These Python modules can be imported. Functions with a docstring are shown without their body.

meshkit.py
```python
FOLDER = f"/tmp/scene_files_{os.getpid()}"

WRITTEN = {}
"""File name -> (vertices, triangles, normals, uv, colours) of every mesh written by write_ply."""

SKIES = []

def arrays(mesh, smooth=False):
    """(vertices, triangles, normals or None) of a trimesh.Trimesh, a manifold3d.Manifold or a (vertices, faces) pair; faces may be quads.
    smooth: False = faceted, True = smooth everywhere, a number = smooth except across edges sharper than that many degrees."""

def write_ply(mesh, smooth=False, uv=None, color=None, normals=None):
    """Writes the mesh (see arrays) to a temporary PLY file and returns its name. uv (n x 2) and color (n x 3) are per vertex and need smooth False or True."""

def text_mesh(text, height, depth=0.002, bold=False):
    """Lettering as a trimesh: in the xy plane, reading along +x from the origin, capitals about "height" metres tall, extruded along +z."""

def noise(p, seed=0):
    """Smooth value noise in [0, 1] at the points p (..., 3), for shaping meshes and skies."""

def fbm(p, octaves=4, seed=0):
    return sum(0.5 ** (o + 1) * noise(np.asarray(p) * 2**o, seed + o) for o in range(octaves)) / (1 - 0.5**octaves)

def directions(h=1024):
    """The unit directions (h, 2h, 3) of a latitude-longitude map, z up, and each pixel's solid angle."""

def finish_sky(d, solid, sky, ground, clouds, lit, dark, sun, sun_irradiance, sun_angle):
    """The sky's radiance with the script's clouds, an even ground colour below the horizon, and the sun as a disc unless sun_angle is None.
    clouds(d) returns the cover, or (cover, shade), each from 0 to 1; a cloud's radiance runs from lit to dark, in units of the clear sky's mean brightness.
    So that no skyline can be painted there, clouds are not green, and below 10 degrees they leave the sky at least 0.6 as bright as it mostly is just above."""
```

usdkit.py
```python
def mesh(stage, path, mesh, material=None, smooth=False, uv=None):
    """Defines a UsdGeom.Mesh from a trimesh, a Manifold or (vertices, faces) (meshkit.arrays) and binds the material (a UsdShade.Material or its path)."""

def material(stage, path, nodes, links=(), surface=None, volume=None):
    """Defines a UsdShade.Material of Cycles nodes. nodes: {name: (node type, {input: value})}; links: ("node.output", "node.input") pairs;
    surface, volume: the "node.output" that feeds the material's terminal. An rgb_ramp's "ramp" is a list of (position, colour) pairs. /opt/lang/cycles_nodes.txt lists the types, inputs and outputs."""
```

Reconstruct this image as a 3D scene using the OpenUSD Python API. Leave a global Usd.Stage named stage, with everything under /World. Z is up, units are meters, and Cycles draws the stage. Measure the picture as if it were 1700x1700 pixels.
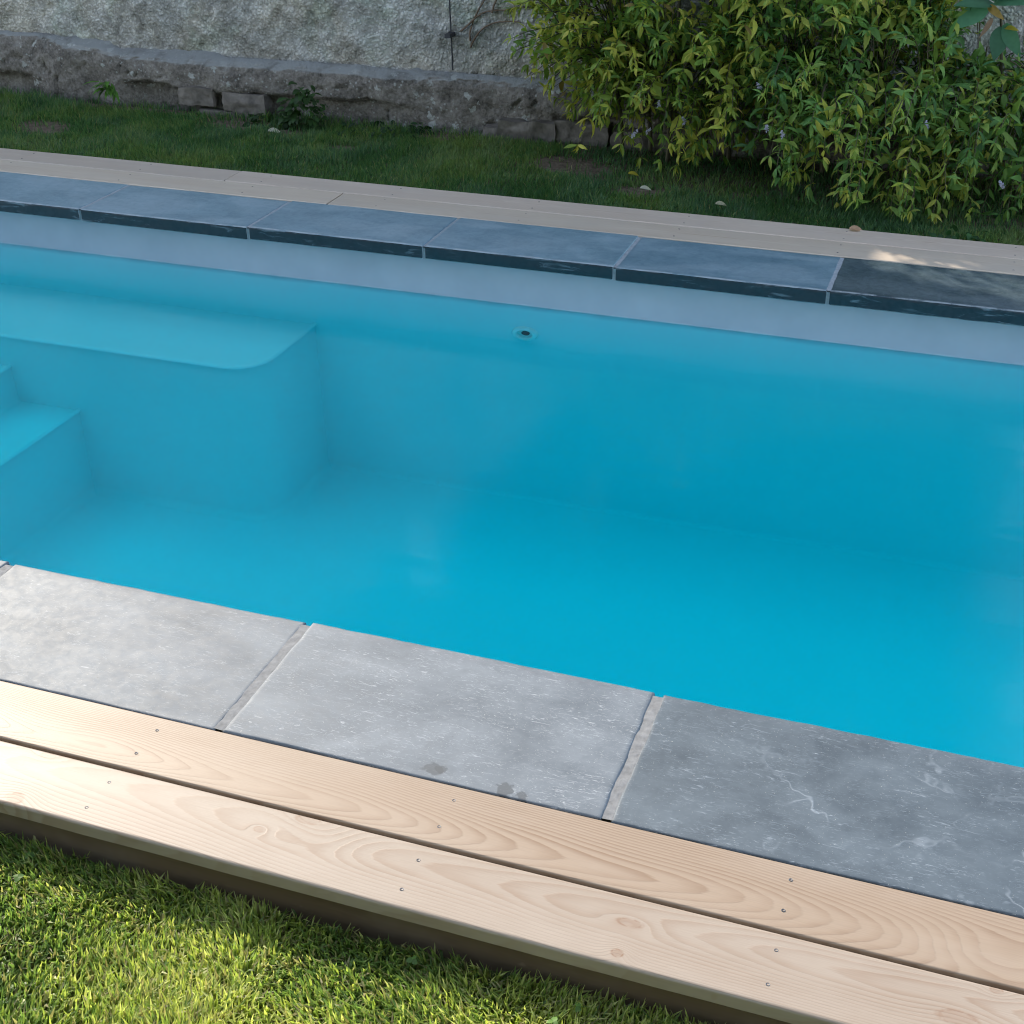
import math, random
import numpy as np
import trimesh
import usdkit
import meshkit
from pxr import Usd, UsdGeom, UsdLux, UsdShade, Gf, Sdf, Vt

stage = Usd.Stage.CreateInMemory()
UsdGeom.SetStageUpAxis(stage, "Z")
UsdGeom.SetStageMetersPerUnit(stage, 1.0)
UsdGeom.Xform.Define(stage, "/World")
UsdGeom.Scope.Define(stage, "/World/Looks")
rng = np.random.default_rng(7)

# ------------------------------------------------------------------ camera
YAW, PITCH, ROLL, FPX = -0.34403, 0.519034, -0.010114, 2264.5
EYE = np.array([0.0, 0.0, 1.6])
cy_, sy_, cp_, sp_ = math.cos(YAW), math.sin(YAW), math.cos(PITCH), math.sin(PITCH)
fwd = np.array([sy_ * cp_, cy_ * cp_, -sp_])
rgt = np.array([cy_, -sy_, 0.0])
upv = np.cross(rgt, fwd)
r_ = rgt * math.cos(ROLL) + upv * math.sin(ROLL)
u_ = -rgt * math.sin(ROLL) + upv * math.cos(ROLL)
cam = UsdGeom.Camera.Define(stage, "/World/camera")
cam.CreateFocalLengthAttr(40.0)
cam.CreateHorizontalApertureAttr(40.0 * 1700.0 / FPX)
cam.CreateVerticalApertureAttr(40.0 * 1700.0 / FPX)
cam.CreateClippingRangeAttr(Gf.Vec2f(0.05, 5000))
cam.CreateExposureAttr(1.5)
m4 = Gf.Matrix4d(*r_, 0, *u_, 0, *(-fwd), 0, *EYE, 1)
UsdGeom.Xformable(cam).AddTransformOp().Set(m4)

# ------------------------------------------------------------------ sky and sun
SUN_AZ, SUN_EL = math.radians(-50.0), math.radians(33.0)      # azimuth from +y towards +x
sun_dir = np.array([math.sin(SUN_AZ) * math.cos(SUN_EL), math.cos(SUN_AZ) * math.cos(SUN_EL), math.sin(SUN_EL)])
SKY_STRENGTH, SUN_INTENSITY = 0.15, 0.65
sky_mat = usdkit.material(stage, "/World/Looks/sky_look", {
    "s": ("sky_texture", {"sky_type": "single_scattering", "sun_disc": False, "sun_elevation": SUN_EL, "sun_rotation": math.atan2(sun_dir[0], sun_dir[1]),
                          "air_density": 1.0, "aerosol_density": 0.7}),
    "h": ("hsv", {"saturation": 0.70}),
    "b": ("background_shader", {"strength": SKY_STRENGTH})}, [("s.color", "h.color"), ("h.color", "b.color")], surface="b.background")
dome = UsdLux.DomeLight.Define(stage, "/World/sky")
UsdShade.MaterialBindingAPI.Apply(dome.GetPrim()).Bind(sky_mat)
dome.GetPrim().SetCustomDataByKey("kind", "structure")
sun = UsdLux.DistantLight.Define(stage, "/World/sun")
sun.CreateNormalizeAttr(True)
sun.CreateIntensityAttr(SUN_INTENSITY)
sun.CreateAngleAttr(0.6)
sun.CreateColorAttr(Gf.Vec3f(1.0, 0.9, 0.76))
zax = sun_dir
xax = np.cross([0, 0, 1.0], zax); xax /= np.linalg.norm(xax)
yax = np.cross(zax, xax)
UsdGeom.Xformable(sun).AddTransformOp().Set(Gf.Matrix4d(*xax, 0, *yax, 0, *zax, 0, 0, 0, 0, 1))

# ------------------------------------------------------------------ helpers
used = {}


def numbered(parent, name):
    k = (str(parent), name)
    n = used.get(k, -1) + 1
    used[k] = n
    return name if n == 0 else f"{name}_{n:03d}"


def path_of(name, parent=None):
    base = "/World" if parent is None else str(parent.GetPath())
    return base + "/" + numbered(base, name)


def tag(prim, label=None, cat=None, group=None, kind=None):
    for k, v in (("label", label), ("category", cat), ("group", group), ("kind", kind)):
        if v:
            prim.SetCustomDataByKey(k, v)
    return prim


def thing(name, label=None, cat=None, group=None, kind=None, loc=(0, 0, 0), rz=0.0):
    x = UsdGeom.Xform.Define(stage, path_of(name))
    if loc != (0, 0, 0):
        x.AddTranslateOp().Set(Gf.Vec3d(*map(float, loc)))
    if rz:
        x.AddRotateZOp().Set(float(rz))
    return tag(x.GetPrim(), label, cat, group, kind)


def obj(name, mesh, mat, parent=None, smooth=False, tint=None):
    """One Mesh prim. tint: per-vertex colours (n x 3), needs smooth False or True."""
    p = path_of(name, parent)
    m = usdkit.mesh(stage, p, mesh, mat, smooth=smooth)
    if tint is not None:
        tint = np.asarray(tint, np.float32)
        if tint.ndim == 1:
            tint = np.tile(tint, (len(m.GetPointsAttr().Get()), 1))
        UsdGeom.PrimvarsAPI(m).CreatePrimvar("tint", Sdf.ValueTypeNames.Color3fArray, "vertex").Set(Vt.Vec3fArray.FromNumpy(tint))
    return m.GetPrim()


def box(x0, x1, y0, y1, z0, z1):
    b = trimesh.creation.box([x1 - x0, y1 - y0, z1 - z0])
    b.apply_translation([(x0 + x1) / 2, (y0 + y1) / 2, (z0 + z1) / 2])
    return b


def grid(nu, nv, fn, flip=False):
    """Quad grid (v, f): fn(u, v) -> points for index arrays."""
    iu, iv = np.meshgrid(np.arange(nu), np.arange(nv), indexing="ij")
    v = fn(iu, iv).reshape(-1, 3)
    a = (iu[:-1, :-1] * nv + iv[:-1, :-1]).ravel()
    q = np.stack([a, a + nv, a + nv + 1, a + 1], 1)
    if flip:
        q = q[:, ::-1]
    return v, q


def cat(*ms):
    """Joins (v, f) pairs / trimeshes into (v, tris)."""
    vs, fs, n = [], [], 0
    for m in ms:
        v, f, _ = meshkit.arrays(m)
        vs.append(v); fs.append(f + n); n += len(v)
    return np.vstack(vs), np.vstack(fs)


def tube(points, radii, sides=6, cap=True):
    p = np.asarray(points, float)
    t = np.gradient(p, axis=0)
    t /= np.linalg.norm(t, axis=1, keepdims=True) + 1e-12
    ref = np.array([0.31, 0.17, 0.93])
    a = np.cross(t, ref); a /= np.linalg.norm(a, axis=1, keepdims=True) + 1e-9
    b = np.cross(t, a)
    ang = np.arange(sides) * 2 * np.pi / sides
    rad = np.broadcast_to(radii, (len(p),))
    v = p[:, None] + rad[:, None, None] * (np.cos(ang)[None, :, None] * a[:, None] + np.sin(ang)[None, :, None] * b[:, None])
    i, j = np.meshgrid(np.arange(len(p) - 1), np.arange(sides), indexing="ij")
    q = np.stack([i * sides + j, i * sides + (j + 1) % sides, (i + 1) * sides + (j + 1) % sides, (i + 1) * sides + j], -1).reshape(-1, 4)
    f = np.vstack([q[:, [0, 2, 1]], q[:, [0, 3, 2]]])
    v = v.reshape(-1, 3)
    if cap:
        n = len(v)
        v = np.vstack([v, p[-1], p[0]])
        k = np.arange(sides); l = (len(p) - 1) * sides
        f = np.vstack([f, np.stack([l + k, np.full(sides, n), l + (k + 1) % sides], 1), np.stack([(k + 1) % sides, np.full(sides, n + 1), k], 1)])
    return v, f


def fbm(p, octaves=4, seed=0):
    return meshkit.fbm(np.asarray(p, float), octaves, seed) - 0.5


class G:
    """Small node-graph builder."""
    def __init__(self):
        self.n, self.l, self.c = {}, [], 0

    def add(self, kind, inputs=None, **links):
        self.c += 1
        k = f"n{self.c}"
        self.n[k] = (kind, dict(inputs or {}))
        for i, src in links.items():
            if src is not None:
                self.l.append((src, f"{k}.{i}"))
        return k

    def val(self, x, k, name):
        pass

    def math(self, op, a, b=None, c=None, clamp=False):
        inp, links = {"math_type": op, "use_clamp": clamp}, {}
        for key, x in (("value1", a), ("value2", b), ("value3", c)):
            if x is None:
                continue
            if isinstance(x, str):
                links[key] = x
            else:
                inp[key] = float(x)
        return self.add("math", inp, **links) + ".value"

    def pos(self):
        return self.add("geometry") + ".position"

    def mapped(self, vec, scale=(1, 1, 1), loc=(0, 0, 0), rot=(0, 0, 0)):
        return self.add("mapping", {"scale": scale, "location": loc, "rotation": rot}, vector=vec) + ".vector"

    def noise(self, vec, scale, detail=4, rough=0.55, dist=0.0, out="fac"):
        return self.add("noise_texture", {"scale": scale, "detail": detail, "roughness": rough, "distortion": dist}, vector=vec) + "." + out

    def ramp(self, fac, stops):
        return self.add("rgb_ramp", {"ramp": stops}, fac=fac) + ".color"

    def rng(self, x, a, b, c=0.0, d=1.0, smooth=True):
        return self.add("map_range", {"range_type": "smoothstep" if smooth else "linear", "from_min": a, "from_max": b, "to_min": c, "to_max": d, "clamp": True}, value=x) + ".result"

    def mix(self, fac, a, b, kind="mix"):
        inp, links = {"mix_type": kind}, {}
        for key, x in (("fac", fac), ("color1", a), ("color2", b)):
            if isinstance(x, str):
                links[key] = x
            else:
                inp[key] = x
        return self.add("mix", inp, **links) + ".color"

    def bump(self, height, strength, distance, normal=None):
        return self.add("bump", {"strength": strength, "distance": distance}, height=height, normal=normal) + ".normal"

    def make(self, name, surface, volume=None):
        return usdkit.material(stage, f"/World/Looks/{name}", self.n, self.l, surface=surface, volume=volume)


def c3(*x):
    return tuple(map(float, x))


# ------------------------------------------------------------------ materials
COP_NEAR = (1.696, 2.068)              # coping strip from deck edge to overhanging pool edge
COP_FAR = (4.352, 4.700)
COP_T = 0.05
def slate(name, dark, light, fibre, veins=0.0, stains=(), rough=0.60, vein_box=None, shaded_worn_edge=False):
    g = G()
    p = g.pos()
    big = g.noise(g.mapped(p, (1.0, 1.6, 1.0)), 5.5, 5, 0.6, 0.4)
    mid = g.noise(p, 38.0, 5, 0.65, 0.6)
    tone = g.math("add", g.math("multiply", big, 0.72), g.math("multiply", mid, 0.30))
    col = g.ramp(tone, [(0.33, dark), (0.53, tuple(0.5 * (a + b) for a, b in zip(dark, light))), (0.72, light)])
    f = []
    for k, (rot, sc) in enumerate((((0, 0, 0.15), (34, 190, 50)), ((0, 0, -0.5), (30, 170, 50)), ((0, 0, 0.9), (45, 210, 50)))):
        n = g.noise(g.mapped(p, sc, (k * 3.1, k * 7.7, 0), rot), 1.0, 3, 0.6, 1.6)
        f.append(g.rng(n, 0.60, 0.74))
    fm = g.math("maximum", g.math("maximum", f[0], f[1]), f[2])
    fm = g.math("multiply", fm, g.rng(g.noise(p, 9.0, 2), 0.3, 0.65, 0.25, 1.0))
    col = g.mix(g.math("multiply", fm, 0.62), col, fibre)
    # pale speckles
    sp = g.rng(g.noise(p, 330.0, 1, 0.5), 0.70, 0.78)
    col = g.mix(g.math("multiply", sp, 0.45), col, c3(0.42, 0.44, 0.42))
    # dark pits
    dk = g.rng(g.noise(g.mapped(p, (0.6, 1, 1)), 150.0, 3, 0.6), 0.66, 0.76)
    col = g.mix(g.math("multiply", dk, 0.45), col, tuple(0.55 * x for x in dark))
    col = g.mix(g.add("object_info") + ".random", g.mix(1.0, col, c3(0.82, 0.84, 0.86), "multiply"), g.mix(1.0, col, c3(1.16, 1.14, 1.12), "multiply"))
    height = g.math("add", g.math("multiply", mid, 0.05), g.math("add", g.math("multiply", big, 0.15), g.math("multiply", fm, 0.16)))
    ro = g.rng(mid, 0.3, 0.7, rough - 0.02, rough + 0.05)
    if veins:
        wv = g.add("voronoi_texture", {"feature": "distance_to_edge", "scale": 6.5, "randomness": 1.0},
                   vector=g.mix(0.22, g.mapped(p, (1, 1.25, 1)), g.noise(p, 7.0, 3, 0.6, 0.0, "color"))) + ".distance"
        vm = g.rng(wv, 0.0, 0.035, 1.0, 0.0)
        vm = g.math("multiply", vm, g.rng(g.noise(p, 5.0, 3, 0.6), 0.46, 0.66))
        if vein_box:
            sx = g.add("separate_xyz", vector=p)
            vm = g.math("multiply", vm, g.rng(sx + ".x", vein_box[0], vein_box[1]))
        col = g.mix(g.math("multiply", vm, veins), col, c3(0.40, 0.46, 0.52))
        height = g.math("add", height, g.math("multiply", vm, 0.4))
    for (sx, sy, r) in stains:
        d = g.add("vector_math", {"math_type": "distance", "vector2": (sx, sy, 0)}, vector1=g.mapped(p, (1, 1, 0))) + ".value"
        d = g.math("add", d, g.math("multiply", g.math("subtract", g.noise(p, 34.0, 3, 0.6), 0.5), 0.055))
        st = g.rng(d, r - 0.003, r + 0.003, 1.0, 0.0)
        col = g.mix(g.math("multiply", st, 0.72), col, c3(0.035, 0.045, 0.055))
    if shaded_worn_edge:      # pool-side face painted dark to stand in for shade, with pale lime streaks
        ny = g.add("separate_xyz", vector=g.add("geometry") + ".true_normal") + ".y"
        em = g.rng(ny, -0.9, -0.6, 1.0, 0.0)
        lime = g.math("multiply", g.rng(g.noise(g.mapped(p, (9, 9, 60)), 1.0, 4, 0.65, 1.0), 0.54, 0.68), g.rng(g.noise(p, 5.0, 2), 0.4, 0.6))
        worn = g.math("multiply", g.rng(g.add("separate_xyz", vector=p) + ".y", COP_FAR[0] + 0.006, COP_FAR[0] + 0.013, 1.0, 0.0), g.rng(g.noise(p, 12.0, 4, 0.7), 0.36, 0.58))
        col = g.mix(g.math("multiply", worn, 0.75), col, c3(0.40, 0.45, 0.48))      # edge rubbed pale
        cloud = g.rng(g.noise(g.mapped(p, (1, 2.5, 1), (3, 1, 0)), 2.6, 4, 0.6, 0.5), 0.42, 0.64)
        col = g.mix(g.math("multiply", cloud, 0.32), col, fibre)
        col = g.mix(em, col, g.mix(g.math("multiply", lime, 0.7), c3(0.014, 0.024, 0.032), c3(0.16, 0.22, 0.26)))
    pb = g.add("principled_bsdf", {"specular_ior_level": 0.5, "ior": 1.5}, base_color=col, roughness=ro, normal=g.bump(height, 0.22, 0.003))
    return g.make(name, pb + ".BSDF")


def wood(name, yc, early, late, contrast, freq, d0, slope, seed, knots=(), grey=0.0):
    """Flat-sawn boards: rings cut along x. knots: (x, y, rx, ry, strength)."""
    g = G()
    p = g.pos()
    s = g.add("separate_xyz", vector=p)
    lo = g.noise(g.mapped(p, (1.3, 5, 5), (seed, seed * 1.7, 0)), 1.0, 2, 0.5)
    lo2 = g.noise(g.mapped(p, (2.1, 3, 3), (seed + 11, 0, 0)), 1.0, 1, 0.5)
    u = g.math("add", g.math("subtract", s + ".y", yc), g.math("multiply", g.math("subtract", lo, 0.5), 0.022))
    dep = g.math("add", g.math("add", d0, g.math("multiply", s + ".x", slope)), g.math("multiply", g.math("subtract", lo2, 0.5), 0.026))
    r = g.math("sqrt", g.math("add", g.math("multiply", u, u), g.math("multiply", dep, dep)))
    kmask = None
    for (kx, ky, rx, ry, st) in knots:
        dx = g.math("divide", g.math("subtract", s + ".x", kx), rx)
        dy = g.math("divide", g.math("subtract", s + ".y", ky), ry)
        e = g.math("sqrt", g.math("add", g.math("multiply", dx, dx), g.math("multiply", dy, dy)))
        bulge = g.math("exponent", g.math("multiply", g.math("multiply", e, e), -0.22))
        r = g.math("add", r, g.math("multiply", bulge, 0.013 * abs(st)))
        if st > 0:
            ring = g.rng(g.math("absolute", g.math("subtract", e, 0.85)), 0.0, 0.35, 1.0, 0.0)
            core = g.rng(e, 0.7, 1.0, 0.45, 0.0)
            k = g.math("maximum", g.math("multiply", ring, g.rng(g.noise(p, 60.0, 2), 0.35, 0.6)), core)
            k = g.math("multiply", k, st, clamp=True)
            kmask = k if kmask is None else g.math("maximum", kmask, k)
    fine = g.noise(g.mapped(p, (6, 90, 60)), 1.0, 4, 0.65)
    w = g.math("fraction", g.math("add", g.math("multiply", r, freq), g.math("multiply", fine, 0.45)))
    band = g.ramp(w, [(0.0, (0.05, 0.05, 0.05)), (0.35, (0.15, 0.15, 0.15)), (0.8, (0.9, 0.9, 0.9)), (0.9, (1, 1, 1)), (1.0, (0.05, 0.05, 0.05))])
    amp = g.rng(g.noise(g.mapped(p, (1.0, 9, 5), (seed * 3, 0, 0)), 1.3, 3, 0.6), 0.32, 0.68, 0.25 * contrast, contrast)
    col = g.mix(g.math("multiply", band, amp), early, late)
    fib = g.noise(g.mapped(p, (14, 420, 200)), 1.0, 2, 0.6)
    col = g.mix(g.rng(fib, 0.35, 0.75, 0.0, 0.22), col, tuple(0.72 * x for x in early))
    col = g.mix(g.rng(g.noise(g.mapped(p, (1, 3, 1), (seed, 5, 0)), 3.5, 4, 0.6), 0.4, 0.72, 0.0, 0.30 + grey), col, tuple(0.5 * x + 0.5 * y for x, y in zip(early, c3(0.40, 0.35, 0.30))))
    spots = g.rng(g.noise(g.mapped(p, (1, 1.7, 1), (0, seed, 0)), 26.0, 2, 0.5), 0.72, 0.80)
    col = g.mix(g.math("multiply", spots, 0.35), col, c3(0.30, 0.22, 0.15))
    if kmask:
        col = g.mix(g.math("multiply", kmask, 0.75), col, c3(0.20, 0.10, 0.05))
    col = g.mix(g.add("object_info") + ".random", g.mix(1.0, col, c3(0.93, 0.93, 0.93), "multiply"), g.mix(1.0, col, c3(1.06, 1.05, 1.04), "multiply"))
    h = g.math("add", g.math("multiply", band, 0.5), g.math("multiply", fib, 0.6))
    pb = g.add("principled_bsdf", {"roughness": 0.50, "specular_ior_level": 0.31}, base_color=col, normal=g.bump(h, 0.25, 0.0015))
    return g.make(name, pb + ".BSDF")


M = {}
M["slate_near"] = slate("slate_near", c3(0.062, 0.082, 0.104), c3(0.15, 0.178, 0.207), c3(0.40, 0.43, 0.46),
                        stains=((-0.773, 1.722, 0.016), (-0.755, 1.728, 0.007), (-0.628, 1.709, 0.014), (-0.60, 1.702, 0.012)))
M["slate_vein"] = slate("slate_vein", c3(0.036, 0.054, 0.072), c3(0.095, 0.125, 0.152), c3(0.26, 0.31, 0.36), veins=0.34, vein_box=(-0.35, -0.02))
M["slate_damp"] = slate("slate_damp", c3(0.022, 0.040, 0.052), c3(0.075, 0.11, 0.135), c3(0.16, 0.20, 0.22), rough=0.30, shaded_worn_edge=True)
M["slate_far"] = slate("slate_far", c3(0.10, 0.18, 0.23), c3(0.19, 0.295, 0.36), c3(0.33, 0.42, 0.48), rough=0.34, shaded_worn_edge=True)

LARCH = c3(0.315, 0.245, 0.182)
LARCHD = c3(0.19, 0.118, 0.072)
PALE = c3(0.335, 0.278, 0.224)
PALED = c3(0.235, 0.15, 0.095)
M["wood_inner"] = wood("wood_inner", 1.585, LARCH, LARCHD, 0.78, 260, 0.115, 0.055, 3.1,
                       knots=((0.19, 1.598, 0.05, 0.022, -1.2), (-1.52, 1.60, 0.05, 0.02, -0.8)))
M["wood_outer"] = wood("wood_outer", 1.50, PALE, PALED, 0.60, 230, 0.055, -0.045, 8.4,
                       knots=((-1.444, 1.531, 0.017, 0.008, 0.5), (-1.43, 1.417, 0.020, 0.014, 1.0), (-0.923, 1.532, 0.024, 0.010, 0.55), (-0.99, 1.485, 0.011, 0.007, 0.6),
                              (-0.346, 1.486, 0.022, 0.009, 0.7), (-0.348, 1.422, 0.010, 0.008, 1.0), (0.194, 1.535, 0.010, 0.007, 0.7), (0.144, 1.465, 0.03, 0.014, 0.6),
                              (-0.88, 1.51, 0.03, 0.02, -0.8)), grey=0.15)
M["wood_far"] = wood("wood_far", 4.78, c3(0.58, 0.495, 0.40), c3(0.42, 0.30, 0.21), 0.8, 220, 0.03, 0.01, 5.5, grey=0.2)
M["wood_far_outer"] = wood("wood_far_outer", 4.95, c3(0.56, 0.47, 0.39), c3(0.40, 0.29, 0.21), 0.8, 220, 0.03, 0.01, 15.5, grey=0.25)
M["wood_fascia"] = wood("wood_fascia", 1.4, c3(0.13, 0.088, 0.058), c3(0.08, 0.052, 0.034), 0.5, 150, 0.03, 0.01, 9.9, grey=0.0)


def simple(name, color, rough=0.6, metallic=0.0, spec=0.5, var=0.0, scale=30.0, bump=0.0, bdist=0.003):
    g = G()
    p = g.pos()
    n = g.noise(p, scale, 5, 0.6)
    col = g.ramp(n, [(0.25, tuple(x * (1 - var) for x in color)), (0.75, tuple(x * (1 + var) for x in color))])
    kw = {}
    if bump:
        kw["normal"] = g.bump(n, bump, bdist)
    pb = g.add("principled_bsdf", {"roughness": rough, "metallic": metallic, "specular_ior_level": spec}, base_color=col, **kw)
    return g.make(name, pb + ".BSDF")


M["mortar"] = simple("mortar", c3(0.19, 0.195, 0.20), 0.85, var=0.3, scale=60, bump=0.6, bdist=0.004)
M["mortar_far"] = simple("mortar_far", c3(0.31, 0.35, 0.38), 0.85, var=0.2, scale=60, bump=0.6, bdist=0.004)
M["screw"] = simple("screw", c3(0.12, 0.12, 0.125), 0.55, metallic=0.6, var=0.2)
M["joist"] = simple("joist", c3(0.10, 0.075, 0.055), 0.8, var=0.3)


def liner_look():
    """Pale moulded shell; the dry strip above the water is painted greyer to stand in for dimmer light, blending out just below the waterline."""
    g = G()
    p = g.pos()
    z = g.add("separate_xyz", vector=p) + ".z"
    n = g.noise(p, 2.5, 4, 0.6)
    col = g.ramp(n, [(0.25, LINER_A), (0.75, LINER_B)])
    f = g.rng(g.math("add", z, g.math("multiply", g.math("subtract", g.noise(g.mapped(p, (1, 1, 3)), 5.0, 3, 0.6), 0.5), 0.02)), -0.222, -0.192)
    col = g.mix(f, col, g.ramp(g.noise(p, 6.0, 4, 0.6), [(0.3, c3(0.36, 0.41, 0.48)), (0.7, c3(0.41, 0.46, 0.53))]))
    pb = g.add("principled_bsdf", {"roughness": 0.45, "specular_ior_level": 0.4}, base_color=col)
    return g.make("liner", pb + ".BSDF")


LINER_A, LINER_B = c3(0.68, 0.855, 0.885), c3(0.72, 0.885, 0.915)
M["liner"] = liner_look()
M["fitting"] = simple("fitting", c3(0.95, 0.95, 0.93), 0.35, var=0.02)
M["fitting_dark"] = simple("fitting_dark", c3(0.02, 0.02, 0.025), 0.5)
M["cable"] = simple("cable", c3(0.035, 0.035, 0.04), 0.6)
M["twig"] = simple("twig", c3(0.07, 0.06, 0.03), 0.75, var=0.3, scale=50)
M["twig_dry"] = simple("twig_dry", c3(0.17, 0.115, 0.075), 0.8, var=0.3, scale=50)
M["soil"] = simple("soil", c3(0.15, 0.115, 0.085), 0.95, var=0.5, scale=40, bump=0.8, bdist=0.02, spec=0.1)


def leafy(name, rough=0.5, trans=0.35, spec=0.25):
    g = G()
    t = g.add("attribute", {"attribute": "tint"}) + ".color"
    n = g.noise(g.pos(), 60.0, 2)
    col = g.mix(g.rng(n, 0.3, 0.7, 0.0, 0.25), t, g.mix(1.0, t, c3(0.6, 0.6, 0.55), "multiply"))
    pb = g.add("principled_bsdf", {"roughness": rough, "specular_ior_level": spec}, base_color=col)
    tr = g.add("translucent_bsdf", {}, color=g.mix(1.0, col, c3(1.35, 1.45, 0.85), "multiply"))
    mx = g.add("mix_closure", {"fac": trans}, closure1=pb + ".BSDF", closure2=tr + ".BSDF")
    return g.make(name, mx + ".closure")


M["grass"] = leafy("grass_look", 0.42, 0.52, 0.35)
M["leaf"] = leafy("leaf_look", 0.5, 0.30, 0.25)
M["petal"] = leafy("petal_look", 0.7, 0.3, 0.1)


def wall_look():
    g = G()
    p = g.pos()
    big = g.noise(p, 2.6, 5, 0.65, 0.8)
    mid = g.noise(g.mapped(p, (1, 1, 1.2)), 11.0, 5, 0.65, 0.8)
    fin = g.noise(p, 85.0, 4, 0.65)
    t = g.math("add", g.math("multiply", mid, 0.55), g.math("add", g.math("multiply", fin, 0.26), g.math("multiply", big, 0.42)))
    col = g.ramp(t, [(0.46, c3(0.14, 0.135, 0.124)), (0.56, c3(0.31, 0.305, 0.285)), (0.64, c3(0.45, 0.445, 0.425)), (0.76, c3(0.62, 0.62, 0.60))])
    pv = g.add("voronoi_texture", {"feature": "smooth_f1", "scale": 62.0, "smoothness": 0.4}, vector=g.mix(0.02, p, g.noise(p, 30.0, 3, 0.6, 0.0, "color"))) + ".distance"
    peb = g.rng(pv, 0.15, 0.62, 1.0, 0.0)
    col = g.mix(g.rng(pv, 0.40, 0.62, 0.0, 0.40), col, c3(0.10, 0.10, 0.09))
    spk = g.rng(g.noise(p, 120.0, 2, 0.6), 0.60, 0.72, 0.0, 0.5)
    col = g.mix(spk, col, c3(0.52, 0.52, 0.49))
    green = g.rng(g.noise(p, 3.2, 4, 0.65, 0.6), 0.50, 0.68, 0.0, 0.45)
    col = g.mix(green, col, g.mix(1.0, col, c3(0.72, 0.88, 0.72), "multiply"))
    warm = g.rng(g.noise(g.mapped(p, (1, 1, 1), (4, 2, 7)), 2.4, 4, 0.6, 0.6), 0.40, 0.65, 0.15, 0.8)
    col = g.mix(warm, col, g.mix(1.0, col, c3(1.08, 0.98, 0.84), "multiply"))
    pb = g.add("principled_bsdf", {"roughness": 0.92, "specular_ior_level": 0.2}, base_color=col,
               normal=g.bump(g.math("add", g.math("multiply", peb, 0.8), g.math("add", g.math("multiply", mid, 0.4), g.math("multiply", fin, 0.6))), 0.65, 0.014))
    return g.make("wall_render_look", pb + ".BSDF")


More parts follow.
